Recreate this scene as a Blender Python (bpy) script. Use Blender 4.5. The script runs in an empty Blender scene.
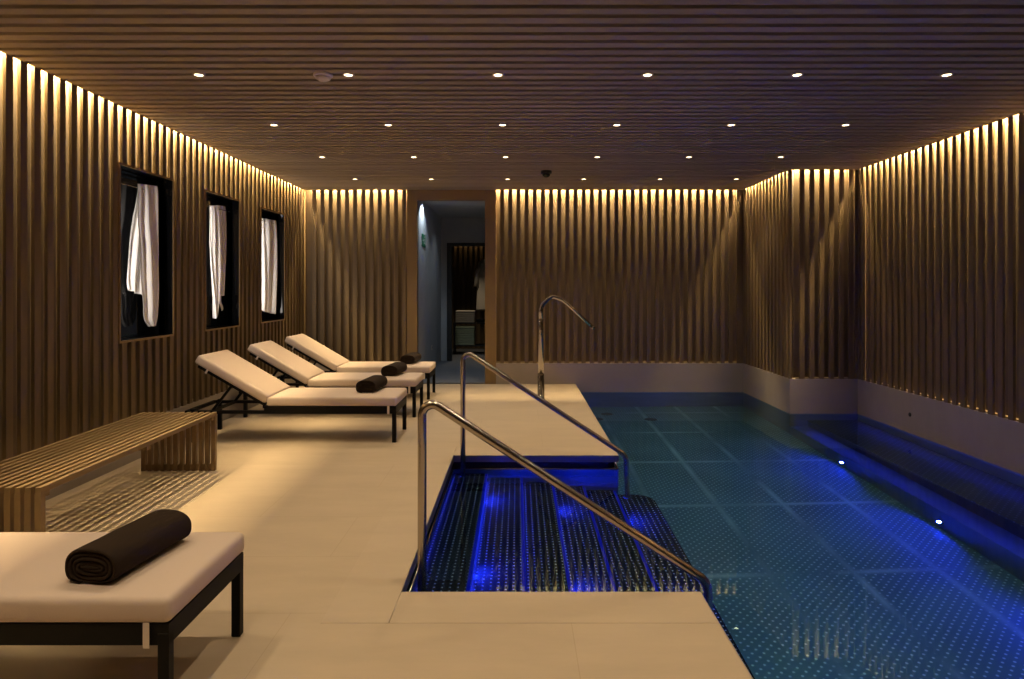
import bpy, bmesh, math, random
from mathutils import Vector, Matrix, Euler
random.seed(7)
PI = math.pi
scn = bpy.context.scene
COL = scn.collection

# ------------------------------------------------------------------ camera numbers
F, CX, CY, H = 663.0, 517.5, 287.5, 1.40
ZC = 2.815                 # underside of the slatted ceiling
XL, XR, XC = -3.10, 4.09, 3.275
YB, YCOL, YN = 9.62, 7.97, -1.6
WATER = -0.116
PLINTH = 0.30
PITCH = 0.1185

# ------------------------------------------------------------------ materials
def new_mat(name):
    m = bpy.data.materials.new(name); m.use_nodes = True
    nt = m.node_tree
    return m, nt, nt.nodes, nt.links, nt.nodes['Principled BSDF']

def N(nodes, t, **kw):
    n = nodes.new(t)
    for k, v in kw.items():
        setattr(n, k, v)
    return n

def plain(name, col, rough=0.5, metal=0.0, spec=0.5, bump=0.0, scale=40.0, var=0.0):
    m, nt, nd, lk, b = new_mat(name)
    b.inputs['Base Color'].default_value = (*col, 1)
    b.inputs['Roughness'].default_value = rough
    b.inputs['Metallic'].default_value = metal
    b.inputs['Specular IOR Level'].default_value = spec
    if bump or var:
        tc = N(nd, 'ShaderNodeTexCoord')
        nz = N(nd, 'ShaderNodeTexNoise'); nz.inputs['Scale'].default_value = scale; nz.inputs['Detail'].default_value = 5
        lk.new(tc.outputs['Object'], nz.inputs['Vector'])
        if bump:
            bp = N(nd, 'ShaderNodeBump'); bp.inputs['Strength'].default_value = bump; bp.inputs['Distance'].default_value = 0.004
            lk.new(nz.outputs['Fac'], bp.inputs['Height']); lk.new(bp.outputs['Normal'], b.inputs['Normal'])
        if var:
            r = N(nd, 'ShaderNodeValToRGB')
            r.color_ramp.elements[0].position = 0.3; r.color_ramp.elements[1].position = 0.7
            r.color_ramp.elements[0].color = (*[c * (1 - var) for c in col], 1)
            r.color_ramp.elements[1].color = (*[min(1, c * (1 + var)) for c in col], 1)
            lk.new(nz.outputs['Fac'], r.inputs['Fac']); lk.new(r.outputs['Color'], b.inputs['Base Color'])
    return m

def wood(name, col, axis, pitch_axis, pitch=PITCH, var=0.18, rough=0.55):
    """timber: grain stretched along `axis`, tone stepping from board to board along `pitch_axis`"""
    m, nt, nd, lk, b = new_mat(name)
    tc = N(nd, 'ShaderNodeTexCoord')
    mp = N(nd, 'ShaderNodeMapping'); sc = [38.0, 38.0, 38.0]; sc[axis] = 1.6
    mp.inputs['Scale'].default_value = sc
    lk.new(tc.outputs['Object'], mp.inputs['Vector'])
    nz = N(nd, 'ShaderNodeTexNoise'); nz.inputs['Scale'].default_value = 1.0; nz.inputs['Detail'].default_value = 4
    lk.new(mp.outputs['Vector'], nz.inputs['Vector'])
    sp = N(nd, 'ShaderNodeSeparateXYZ'); lk.new(tc.outputs['Object'], sp.inputs['Vector'])
    dv = N(nd, 'ShaderNodeMath', operation='DIVIDE'); dv.inputs[1].default_value = pitch
    lk.new(sp.outputs[pitch_axis], dv.inputs[0])
    fl = N(nd, 'ShaderNodeMath', operation='FLOOR'); lk.new(dv.outputs[0], fl.inputs[0])
    wn = N(nd, 'ShaderNodeTexWhiteNoise', noise_dimensions='1D'); lk.new(fl.outputs[0], wn.inputs['W'])
    ad = N(nd, 'ShaderNodeMath', operation='MULTIPLY_ADD'); ad.inputs[1].default_value = 0.55
    lk.new(wn.outputs['Value'], ad.inputs[0]); 
    ml = N(nd, 'ShaderNodeMath', operation='MULTIPLY'); ml.inputs[1].default_value = 0.5
    lk.new(nz.outputs['Fac'], ml.inputs[0]); lk.new(ml.outputs[0], ad.inputs[2])
    r = N(nd, 'ShaderNodeValToRGB')
    r.color_ramp.elements[0].position = 0.1; r.color_ramp.elements[1].position = 0.8
    r.color_ramp.elements[0].color = (*[c * (1 - var) for c in col], 1)
    r.color_ramp.elements[1].color = (*[c * (1 + var) for c in col], 1)
    lk.new(ad.outputs[0], r.inputs['Fac']); lk.new(r.outputs['Color'], b.inputs['Base Color'])
    b.inputs['Roughness'].default_value = rough
    b.inputs['Specular IOR Level'].default_value = 0.3
    return m

def emit(name, col, strength):
    m = bpy.data.materials.new(name); m.use_nodes = True
    nt = m.node_tree; nt.nodes.clear()
    o = nt.nodes.new('ShaderNodeOutputMaterial'); e = nt.nodes.new('ShaderNodeEmission')
    e.inputs['Color'].default_value = (*col, 1); e.inputs['Strength'].default_value = strength
    nt.links.new(e.outputs[0], o.inputs[0])
    return m

def stone(name, col, jx=None, jy=None, ox=0.0, oy=0.0):
    """pale matt stone with fine joints (stretcher bond when jx, jy are given)"""
    m, nt, nd, lk, b = new_mat(name)
    tc = N(nd, 'ShaderNodeTexCoord')
    nz = N(nd, 'ShaderNodeTexNoise'); nz.inputs['Scale'].default_value = 2.3; nz.inputs['Detail'].default_value = 8; nz.inputs['Roughness'].default_value = 0.65
    mp0 = N(nd, 'ShaderNodeMapping'); mp0.inputs['Scale'].default_value = (0.7, 2.2, 1.0)
    lk.new(tc.outputs['Object'], mp0.inputs['Vector']); lk.new(mp0.outputs['Vector'], nz.inputs['Vector'])
    r = N(nd, 'ShaderNodeValToRGB')
    r.color_ramp.elements[0].position = 0.3; r.color_ramp.elements[1].position = 0.7
    r.color_ramp.elements[0].color = (*[c * 0.93 for c in col], 1)
    r.color_ramp.elements[1].color = (*[c * 1.05 for c in col], 1)
    lk.new(nz.outputs['Fac'], r.inputs['Fac'])
    out = r.outputs['Color']
    if jx:
        mp = N(nd, 'ShaderNodeMapping'); mp.inputs['Location'].default_value = (ox, oy, 0)
        lk.new(tc.outputs['Object'], mp.inputs['Vector'])
        br = N(nd, 'ShaderNodeTexBrick'); br.offset = 0.5
        br.inputs['Scale'].default_value = 1.0; br.inputs['Brick Width'].default_value = jx; br.inputs['Row Height'].default_value = jy
        br.inputs['Mortar Size'].default_value = 0.0022; br.inputs['Mortar Smooth'].default_value = 0.3
        br.inputs['Color1'].default_value = (1, 1, 1, 1); br.inputs['Color2'].default_value = (0.98, 0.977, 0.97, 1)
        br.inputs['Mortar'].default_value = (0.88, 0.86, 0.82, 1)
        lk.new(mp.outputs['Vector'], br.inputs['Vector'])
        mx = N(nd, 'ShaderNodeMix', data_type='RGBA', blend_type='MULTIPLY'); mx.inputs[0].default_value = 1.0
        lk.new(out, mx.inputs[6]); lk.new(br.outputs['Color'], mx.inputs[7]); out = mx.outputs[2]
    lk.new(out, b.inputs['Base Color'])
    b.inputs['Roughness'].default_value = 0.6
    b.inputs['Specular IOR Level'].default_value = 0.35
    return m

def dimple_steel(name, base, dot, pitch, stagger, rough, seams=None, rad=0.10):
    """stainless plate with raised anti-slip dots; seams = (xs, ys, half_width) of smooth welded strips"""
    m, nt, nd, lk, b = new_mat(name)
    tc = N(nd, 'ShaderNodeTexCoord'); sp = N(nd, 'ShaderNodeSeparateXYZ'); lk.new(tc.outputs['Object'], sp.inputs['Vector'])
    def math_(op, a, c=None, clamp=False):
        n = N(nd, 'ShaderNodeMath', operation=op); n.use_clamp = clamp
        for i, v in enumerate((a, c)):
            if v is None: continue
            if isinstance(v, (int, float)): n.inputs[i].default_value = v
            else: lk.new(v, n.inputs[i])
        return n.outputs[0]
    X, Y = sp.outputs[0], sp.outputs[1]
    if stagger:
        A = math_('ADD', X, Y); B = math_('SUBTRACT', X, Y)
        X2, Y2, q = A, B, pitch * 1.414
    else:
        X2, Y2, q = X, Y, pitch
    def cell(v):
        f = math_('FRACT', math_('DIVIDE', v, q))
        return math_('ABSOLUTE', math_('SUBTRACT', f, 0.5))
    a, c = cell(X2), cell(Y2)
    d = math_('SQRT', math_('ADD', math_('MULTIPLY', a, a), math_('MULTIPLY', c, c)))
    dots = math_('SUBTRACT', 1.0, math_('DIVIDE', math_('SUBTRACT', d, rad), 0.11), True)
    seam = None
    if seams:
        xs, ys, hw = seams
        for coord, vals in ((sp.outputs[0], xs), (sp.outputs[1], ys)):
            for v in vals:
                s = math_('SUBTRACT', 1.0, math_('DIVIDE', math_('ABSOLUTE', math_('SUBTRACT', coord, v)), hw if coord is sp.outputs[1] else hw*4), True)
                seam = s if seam is None else math_('MAXIMUM', seam, s)
        dots = math_('MULTIPLY', dots, math_('SUBTRACT', 1.0, seam))
    nz = N(nd, 'ShaderNodeTexNoise'); nz.inputs['Scale'].default_value = 1.4; nz.inputs['Detail'].default_value = 4
    lk.new(tc.outputs['Object'], nz.inputs['Vector'])
    r = N(nd, 'ShaderNodeValToRGB')
    r.color_ramp.elements[0].position = 0.3; r.color_ramp.elements[1].position = 0.75
    r.color_ramp.elements[0].color = (*[x * 0.8 for x in base], 1); r.color_ramp.elements[1].color = (*[x * 1.2 for x in base], 1)
    lk.new(nz.outputs['Fac'], r.inputs['Fac'])
    mx = N(nd, 'ShaderNodeMix', data_type='RGBA'); lk.new(dots, mx.inputs[0]); lk.new(r.outputs['Color'], mx.inputs[6]); mx.inputs[7].default_value = (*dot, 1)  # raised dots lightened in colour to stand in for their highlights
    out = mx.outputs[2]
    if seam is not None:
        nz2 = N(nd, 'ShaderNodeTexNoise'); nz2.inputs['Scale'].default_value = 0.9; nz2.inputs['Detail'].default_value = 3
        lk.new(tc.outputs['Object'], nz2.inputs['Vector'])
        seam = math_('MULTIPLY', seam, math_('MULTIPLY', math_('SUBTRACT', nz2.outputs['Fac'], 0.38), 3.2, True))  # weld seams lightened unevenly, hazy light streaks painted in
        mx2 = N(nd, 'ShaderNodeMix', data_type='RGBA'); lk.new(seam, mx2.inputs[0]); lk.new(out, mx2.inputs[6]); mx2.inputs[7].default_value = (*dot, 1)
        out = mx2.outputs[2]
    lk.new(out, b.inputs['Base Color'])
    b.inputs['Metallic'].default_value = 0.6
    b.inputs['Roughness'].default_value = rough
    bp = N(nd, 'ShaderNodeBump'); bp.inputs['Strength'].default_value = 0.5; bp.inputs['Distance'].default_value = 0.003
    lk.new(dots, bp.inputs['Height']); lk.new(bp.outputs['Normal'], b.inputs['Normal'])
    return m

WOOD = (0.150, 0.106, 0.054)
M = {}
M['batten_y'] = wood('batten_timber_side', WOOD, 2, 1)        # upright boards along a side wall
M['batten_x'] = wood('batten_timber_back', WOOD, 2, 0)        # upright boards along a back wall
M['ceiling_slat'] = wood('ceiling_timber', (0.36, 0.295, 0.205), 0, 1)
M['frame_wood'] = wood('frame_timber', (0.24, 0.16, 0.07), 2, 0, 5.0, 0.1)
M['bench_wood'] = wood('bench_timber', (0.20, 0.132, 0.064), 1, 0, 0.05, 0.16)
M['backing'] = plain('wall_backing_veneer', (0.10, 0.067, 0.035), 0.7, var=0.1, scale=6)
M['void'] = plain('ceiling_void_paint', (0.018, 0.014, 0.011), 0.8)
M['deck'] = stone('deck_stone', (0.485, 0.392, 0.275), 1.2, 0.6, 0.375, 0.15)
M['coping'] = stone('coping_stone', (0.49, 0.397, 0.28))
M['plinth'] = stone('plinth_stone', (0.32, 0.28, 0.24))
M['dark_gap'] = plain('overflow_gap', (0.01, 0.01, 0.012), 0.5)
M['steel'] = plain('brushed_steel', (0.44, 0.39, 0.33), 0.24, 1.0, bump=0.04, scale=300)
M['dark_steel'] = plain('seat_face_steel', (0.03, 0.03, 0.034), 0.35, 0.5)  # shade under the seat lip put into the steel colour
M['edge_steel'] = plain('edge_band_steel', (0.40, 0.37, 0.39), 0.38, 1.0)
M['chrome'] = plain('polished_steel', (0.48, 0.45, 0.41), 0.12, 1.0)
M['pool_steel'] = plain('pool_wall_steel', (0.14, 0.16, 0.19), 0.32, 0.6, var=0.15, scale=3)
M['pool_floor'] = dimple_steel('pool_floor_plate', (0.135, 0.235, 0.27), (0.50, 0.66, 0.68), 0.046, True, 0.33,
                               ((1.15, 1.72, 2.28, 2.85), (2.1, 3.3, 4.5, 5.7, 6.9, 8.1, 9.2), 0.011))
M['tread'] = dimple_steel('stair_tread_plate', (0.035, 0.03, 0.034), (0.95, 0.88, 0.84), 0.0415, False, 0.25, None, 0.06)
M['seat_steel'] = dimple_steel('bench_seat_plate', (0.05, 0.045, 0.055), (0.16, 0.15, 0.19), 0.05, True, 0.35)
M['cushion'] = plain('cushion_canvas', (0.60, 0.485, 0.395), 0.85, bump=0.12, scale=260, var=0.02)
M['piping'] = plain('cushion_strap', (0.72, 0.62, 0.52), 0.8)
M['black_metal'] = plain('black_powder_coat', (0.004, 0.0038, 0.0038), 0.55, spec=0.15)
M['towel_dark'] = plain('brown_terry', (0.027, 0.0175, 0.011), 0.95, spec=0.15, bump=0.5, scale=420, var=0.25)
M['towel_white'] = plain('white_linen', (0.82, 0.79, 0.75), 0.9, spec=0.2, bump=0.15, scale=200)
M['black_gloss'] = plain('black_lacquer', (0.004, 0.004, 0.0045), 0.04)
M['black_matt'] = plain('black_plastic', (0.014, 0.014, 0.015), 0.5)
M['grey_plastic'] = plain('pale_plastic', (0.75, 0.68, 0.64), 0.5)
M['white_metal'] = plain('white_trim_paint', (0.6, 0.55, 0.48), 0.4)
M['corridor_wall'] = plain('corridor_plaster', (0.36, 0.38, 0.40), 0.8, var=0.04, scale=4)
M['corridor_floor'] = plain('corridor_floor_vinyl', (0.17, 0.18, 0.20), 0.55, var=0.06, scale=3)
M['dark_frame'] = plain('dark_door_paint', (0.022, 0.022, 0.022), 0.5)
M['green_sign'] = plain('exit_sign_green', (0.005, 0.14, 0.06), 0.5)
M['white_mark'] = plain('sign_white', (0.75, 0.8, 0.76), 0.5)
M['mint'] = plain('folded_towel_mint', (0.40, 0.46, 0.32), 0.9, bump=0.3, scale=200)
M['linen'] = plain('folded_towel_linen', (0.55, 0.5, 0.42), 0.9, bump=0.3, scale=200)
M['lamp_warm'] = emit('downlight_glow', (1.0, 0.74, 0.42), 16.0)
M['cove_warm'] = emit('cove_led', (1.0, 0.72, 0.36), 2700.0)
M['cove_dim'] = emit('cove_led_dim', (1.0, 0.66, 0.28), 45.0)
M['blue_glow'] = emit('blue_nosing_glow', (0.012, 0.025, 1.0), 0.28)
M['blue_lens'] = emit('blue_led_lens', (0.10, 0.24, 1.0), 9.0)

def water_mat():
    m = bpy.data.materials.new('pool_water_surface'); m.use_nodes = True
    nt = m.node_tree; nt.nodes.clear()
    o = nt.nodes.new('ShaderNodeOutputMaterial'); g = nt.nodes.new('ShaderNodeBsdfGlass')
    g.inputs['Color'].default_value = (0.56, 0.85, 0.94, 1); g.inputs['Roughness'].default_value = 0.0; g.inputs['IOR'].default_value = 1.33
    nt.links.new(g.outputs[0], o.inputs[0])
    return m
M['water'] = water_mat()

# ------------------------------------------------------------------ mesh helpers
class MB:
    def __init__(s): s.bm = bmesh.new()
    def box(s, x0, x1, y0, y1, z0, z1, mat=0, mtx=None):
        vs = [Vector(p) for p in ((x0,y0,z0),(x1,y0,z0),(x1,y1,z0),(x0,y1,z0),(x0,y0,z1),(x1,y0,z1),(x1,y1,z1),(x0,y1,z1))]
        if mtx is not None: vs = [mtx @ v for v in vs]
        v = [s.bm.verts.new(p) for p in vs]
        for f in ((0,3,2,1),(4,5,6,7),(0,1,5,4),(1,2,6,5),(2,3,7,6),(3,0,4,7)):
            fc = s.bm.faces.new([v[i] for i in f]); fc.material_index = mat
        return s
    def quad(s, pts, mat=0):
        f = s.bm.faces.new([s.bm.verts.new(p) for p in pts]); f.material_index = mat; return s
    def tube(s, pts, r, seg=14, cap=True, radii=None, smooth=True):
        pts = [Vector(p) for p in pts]; rings = []
        up = Vector((0, 1, 0.0137)).normalized(); n = None
        for i, p in enumerate(pts):
            t = (pts[min(i+1, len(pts)-1)] - pts[max(i-1, 0)]).normalized()
            if n is None:
                n = t.cross(up)
                if n.length < 1e-3: n = t.cross(Vector((1, 0, 0)))
                n.normalize()
            else:
                n = (n - t * n.dot(t)).normalized()
            b = t.cross(n); rr = radii[i] if radii else r
            rings.append([s.bm.verts.new(p + (n*math.cos(a) + b*math.sin(a))*rr) for a in [2*PI*k/seg for k in range(seg)]])
        for a, b in zip(rings, rings[1:]):
            for k in range(seg):
                f = s.bm.faces.new((a[k], a[(k+1) % seg], b[(k+1) % seg], b[k])); f.smooth = smooth
        if cap:
            s.bm.faces.new(rings[0][::-1]); s.bm.faces.new(rings[-1])
        return s
    def lathe(s, prof, loc=(0,0,0), seg=24, mat=0, mtx=None, close=True):
        L = Vector(loc); rings = []
        for r, z in prof:
            ring = []
            for k in range(seg):
                a = 2*PI*k/seg; p = Vector((r*math.cos(a), r*math.sin(a), z))
                if mtx is not None: p = mtx @ p
                ring.append(s.bm.verts.new(p + L))
            rings.append(ring)
        for a, b in zip(rings, rings[1:]):
            for k in range(seg):
                f = s.bm.faces.new((a[k], a[(k+1) % seg], b[(k+1) % seg], b[k])); f.smooth = True; f.material_index = mat
        if close:
            f = s.bm.faces.new(rings[0][::-1]); f.material_index = mat
            f = s.bm.faces.new(rings[-1]); f.material_index = mat
        return s
    def bevel(s, w, seg=2):
        s.bm.normal_update()
        es = [e for e in s.bm.edges if len(e.link_faces) == 2 and e.calc_face_angle(0) > 0.5]
        bmesh.ops.bevel(s.bm, geom=es, offset=w, segments=seg, affect='EDGES', profile=0.5)
        return s
    def build(s, name, mats, parent=None, loc=None, smooth=False, origin=None):
        bm = s.bm
        bmesh.ops.recalc_face_normals(bm, faces=bm.faces[:])
        if origin is not None:
            bmesh.ops.translate(bm, verts=bm.verts[:], vec=-Vector(origin))
        if smooth:
            for f in bm.faces: f.smooth = True
            for e in bm.edges:
                if len(e.link_faces) == 2 and e.calc_face_angle(0) > 0.7: e.smooth = False
        me = bpy.data.meshes.new(name); bm.to_mesh(me); bm.free()
        for m in (mats if isinstance(mats, (list, tuple)) else [mats]): me.materials.append(m)
        o = bpy.data.objects.new(name, me); COL.objects.link(o)
        if origin is not None: o.location = origin
        if loc is not None: o.location = loc
        if parent is not None: o.parent = parent
        return o

def tag(o, label=None, cat=None, group=None, kind=None):
    if label: o['label'] = label
    if cat: o['category'] = cat
    if group: o['group'] = group
    if kind: o['kind'] = kind
    return o
def struct(o, label=None):
    o['kind'] = 'structure'
    if label: o['label'] = label
    return o
def empty(name, loc, rz=0.0):
    e = bpy.data.objects.new(name, None); e.empty_display_size = 0.1; COL.objects.link(e)
    e.location = loc; e.rotation_euler.z = rz
    return e
KIDS = {}
def children(o): return [c for c in COL.objects if c.parent == o]
def copy_tree(o, parent=None):
    c = o.copy(); COL.objects.link(c)
    if parent is not None: c.parent = parent
    for ch in children(o): copy_tree(ch, c)
    return c
def fillet(pts, rad, n=8):
    """polyline with its inner corners rounded"""
    out = [Vector(pts[0])]
    for i in range(1, len(pts)-1):
        p, a, b = Vector(pts[i]), Vector(pts[i-1]), Vector(pts[i+1])
        r = rad[i-1] if isinstance(rad, (list, tuple)) else rad
        d1, d2 = (a-p).normalized(), (b-p).normalized()
        ang = d1.angle(d2); t = r / math.tan(ang/2)
        c = p + (d1+d2).normalized() * (r / math.sin(ang/2))
        s, e = p + d1*t - c, p + d2*t - c
        tot = s.angle(e)
        for k in range(n+1):
            u = k/n
            v = (s*math.sin((1-u)*tot) + e*math.sin(u*tot)) / math.sin(tot)
            out.append(c + v)
    out.append(Vector(pts[-1]))
    return out
def spot(name, loc, energy, col, angle, blend, radius=0.03, rot=(0,0,0), caustic=False):
    l = bpy.data.lights.new(name, 'SPOT'); l.energy = energy; l.color = col
    l.spot_size = math.radians(angle); l.spot_blend = blend; l.shadow_soft_size = radius
    o = bpy.data.objects.new(name, l); COL.objects.link(o); o.location = loc; o.rotation_euler = rot
    if caustic: l.cycles.is_caustics_light = True
    return o

# ------------------------------------------------------------------ setting: floor, pool basin
PX0, PX1, PY0, PY1 = -0.537, 0.84, 3.05, 5.53          # recess of the entry steps
DT = 0.055                                             # deck edge thickness
CO = 0.285                                             # coping course round the recess
b = MB()
b.box(XL-0.08, PX0-CO, YN, YB, -DT, 0)
b.box(PX0-CO, PX1, YN, PY0-CO, -DT, 0)
b.box(PX0-CO, PX1, PY1+CO, YB, -DT, 0)
floor = struct(b.build('floor', M['deck']))
b = MB()
b.box(PX0-CO, PX0, PY0-CO+0.002, PY1+CO, -DT, 0)
b.box(PX0+0.002, PX1, PY0-CO+0.002, PY0, -DT, 0)
b.box(PX0+0.002, PX1, PY1, PY1+CO-0.002, -DT, 0)
struct(b.build('trim_1', M['coping']))
FLOORZ = WATER - 1.10
# steel tank under the deck edge: set back a little, with a dark overflow gap and a lip at the water line
b = MB()
S = 0.03
b.box(PX0-S-0.05, PX0-S, PY0-S, PY1+S, WATER-0.01, -DT, 1)
b.box(PX0-S, PX1-S, PY0-S-0.05, PY0-S, WATER-0.01, -DT, 1)
b.box(PX0-S, PX1-S, PY1+S, PY1+S+0.05, WATER-0.01, -DT, 1)
b.box(PX1-S-0.05, PX1-S, YN, PY0-S, WATER-0.01, -DT, 1)
b.box(PX1-S-0.05, PX1-S, PY1+S, YB, WATER-0.01, -DT, 1)
b.box(PX0-0.05, PX0, PY0-0.05, PY1+0.05, FLOORZ, WATER-0.008, 0)
b.box(PX0, PX1, PY0-0.05, PY0, FLOORZ, WATER-0.008, 0)
b.box(PX0, PX1, PY1, PY1+0.05, FLOORZ, WATER-0.008, 0)
b.box(PX1-0.05, PX1, YN, PY0-0.05, FLOORZ, WATER-0.008, 0)
b.box(PX1-0.05, PX1, PY1+0.05, YB, FLOORZ, WATER-0.008, 0)
# far, right and pier walls of the tank
b.box(PX1-0.05, XC, YB, YB+0.05, FLOORZ, WATER+0.02, 0)
b.box(XC, XC+0.05, YCOL, YB, FLOORZ, WATER+0.02, 0)
b.box(XC, XR, YCOL, YCOL+0.05, FLOORZ, WATER+0.02, 0)
b.box(XR, XR+0.05, YN, YCOL, FLOORZ, WATER+0.02, 0)
b.box(PX1-0.05, XR, YN-0.05, YN, FLOORZ, WATER+0.02, 0)
struct(b.build('wall_pool', [M['pool_steel'], M['dark_gap']]))
b = MB(); t_ = 0.004
b.box(PX0, PX0+t_, PY0, PY1, -DT, -0.001); b.box(PX0, PX1+t_, PY1-t_, PY1, -DT, -0.001); b.box(PX0, PX1+t_, PY0, PY0+t_, -DT, -0.001)
b.box(PX1, PX1+t_, YN, PY0, -DT, -0.001); b.box(PX1, PX1+t_, PY1, YB, -DT, -0.001)
struct(b.build('trim_4', M['edge_steel']))
# lip of polished steel at the water line
b = MB()
b.tube([(PX0, PY0, WATER+0.002), (PX0, PY1-0.001, WATER+0.002)], 0.006, 8)
b.tube([(PX0, PY1, WATER+0.002), (PX1, PY1, WATER+0.002), ], 0.006, 8)
b.tube([(PX1, PY1, WATER+0.002), (PX1, YB, WATER+0.002)], 0.006, 8)
b.tube([(PX1, YN, WATER+0.002), (PX1, PY0, WATER+0.002)], 0.006, 8)
struct(b.build('trim_2', M['steel']))
b = MB(); b.box(PX0-0.1, XR+0.1, YN-0.1, YB+0.1, FLOORZ-0.06, FLOORZ)
pf = struct(b.build('floor_pool', M['pool_floor']))
# underwater bench along the right wall with a foot ledge
b = MB()
b.box(3.50, XR, YN, YCOL, FLOORZ, WATER-0.43, 0)
b.box(3.468, XR, YN, YCOL, WATER-0.43, WATER-0.40, 0)
b.box(XC, 3.50, YN, YCOL, FLOORZ, WATER-0.72, 1)
b.box(3.495, 3.50, YN, YCOL, WATER-0.72, WATER-0.43, 2)
pb = struct(b.build('trim_3', [M['seat_steel'], M['pool_steel'], M['dark_steel']]))
# entry steps
edges = [-0.247, 0.045, 0.300, 0.560, 0.815, 1.115]
deps = [0.12, 0.235, 0.345, 0.45, 0.555, 0.66]
b = MB(); x0 = PX0
for xe, d in zip(edges[:5], deps):
    y0, y1 = PY0, PY1
    b.box(x0-0.014, xe-0.022, y0, y1, WATER-d-0.024, WATER-d, 0)
    b.box(x0-0.014, xe-0.014, y0, y1, FLOORZ, WATER-d-0.024, 1)
    b.box(xe-0.022, xe, y0, y1, WATER-d-0.024, WATER-d-0.006, 1)
    x0 = xe
# last, broad step with a rounded far corner
def prism(b, pts, z0, z1, mat):
    lo = [b.bm.verts.new((x, y, z0)) for x, y in pts]; hi = [b.bm.verts.new((x, y, z1)) for x, y in pts]; n = len(pts)
    for f in [b.bm.faces.new(lo[::-1]), b.bm.faces.new(hi)] + [b.bm.faces.new((lo[k], lo[(k+1) % n], hi[(k+1) % n], hi[k])) for k in range(n)]: f.material_index = mat
xe, rc = edges[5], 0.16
arc = [(xe-rc+rc*math.cos(a), PY1-rc+rc*math.sin(a)) for a in [PI/2*k/8 for k in range(9)]]
prism(b, [(x0-0.014, PY0), (xe, PY0)] + arc + [(x0-0.014, PY1)], WATER-deps[5]-0.03, WATER-deps[5], 0)
prism(b, [(x0-0.014, PY0), (xe-0.012, PY0)] + [(x-0.012, y-0.012) for x, y in arc] + [(x0-0.014, PY1-0.012)], FLOORZ, WATER-deps[5]-0.03, 1)
ps = struct(b.build('stairs_pool', [M['tread'], M['pool_steel']]))
for xe, d in zip(edges[:5], deps):  # blue light on the nosings put in as faint emission, no lamp
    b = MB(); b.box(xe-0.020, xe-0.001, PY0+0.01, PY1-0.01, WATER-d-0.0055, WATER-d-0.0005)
    b.build('nosing_glow', M['blue_glow'], ps)
for o in (pf, ps): o.cycles.is_caustics_receiver = True
# water
b = MB()
xs = [PX0-S, PX1-S, XC, XR]; ys = [YN, PY0-S, PY1+S, YCOL, YB]
gv = {}
def wv(i, j):
    if (i, j) not in gv: gv[(i, j)] = b.bm.verts.new((xs[i], ys[j], WATER))
    return gv[(i, j)]
for i in range(3):
    for j in range(4):
        if i == 0 and j != 1: continue
        if i == 2 and j == 3: continue
        b.bm.faces.new((wv(i,j), wv(i+1,j), wv(i+1,j+1), wv(i,j+1)))
bmesh.ops.recalc_face_normals(b.bm, faces=b.bm.faces[:])
for f in b.bm.faces:
    f.smooth = True
    if f.normal.z < 0: f.normal_flip()
me = bpy.data.meshes.new('pool_water'); b.bm.to_mesh(me); b.bm.free(); me.materials.append(M['water'])
wat = bpy.data.objects.new('pool_water', me); COL.objects.link(wat)
tag(wat, 'still blue green water filling the steel pool and entry steps', 'water', kind='stuff')
wat.cycles.is_caustics_caster = True

# ------------------------------------------------------------------ setting: slatted walls
BW, BD, BK = 0.058, 0.075, 0.024  # batten width; front face to backing (battens stand off it); batten thickness
NICHES = [(5.18, 5.96), (6.60, 7.38), (8.03, 8.81)]
NZ0, NZ1, FR = 0.985, 2.355, 0.022
BT = ZC + 0.012                 # batten tops stop just short of the ceiling; the cove light sits above them
BB = XL - BD                    # plane of the left backing
YBB = YB + BD

def tile_rect(b, u0, u1, v0, v1, holes, put):
    us = sorted({u0, u1, *[h[0] for h in holes], *[h[1] for h in holes]})
    vs = sorted({v0, v1, *[h[2] for h in holes], *[h[3] for h in holes]})
    us = [u for u in us if u0 <= u <= u1]; vs = [v for v in vs if v0 <= v <= v1]
    for a, c in zip(us, us[1:]):
        for d, e in zip(vs, vs[1:]):
            mu, mv = (a+c)/2, (d+e)/2
            if any(h[0] < mu < h[1] and h[2] < mv < h[3] for h in holes): continue
            put(a, c, d, e)

# left wall
b = MB()
holes = [(y0, y1, NZ0, NZ1) for y0, y1 in NICHES]
tile_rect(b, YN, YB+0.1, -0.3, ZC+0.25, holes, lambda a, c, d, e: b.box(BB-0.05, BB, a, c, d, e))
wl = struct(b.build('wall_left', M['backing']))
b = MB()
y = 3.97 - 40*PITCH
y = 3.989 + BW*0.5 - 46*PITCH
while y < YB - 0.04:
    c0, c1 = y, y + BW
    segs = [(PLINTH, BT)]
    for n0, n1 in NICHES:
        if c1 > n0 - FR and c0 < n1 + FR:
            segs = [(PLINTH, NZ0-FR), (NZ1+FR, BT)]
    if c0 > YN:
        for s0, s1 in segs: b.box(XL-BK, XL, c0, c1, s0, s1)
    y += PITCH
b.box(BB, XL-BK, YN, YB, PLINTH, PLINTH+0.012)  # dark strip added in each wall cavity, dims cove light on the plinth
b.box(BB, XL-0.002, YB-0.01, YBB, PLINTH, BT)
b.build('batten_cladding', M['batten_y'], wl)
b = MB(); b.box(BB-0.05, XL+0.006, YN, YB, 0.0, PLINTH)
struct(b.build('baseboard_left', M['plinth']))

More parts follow.
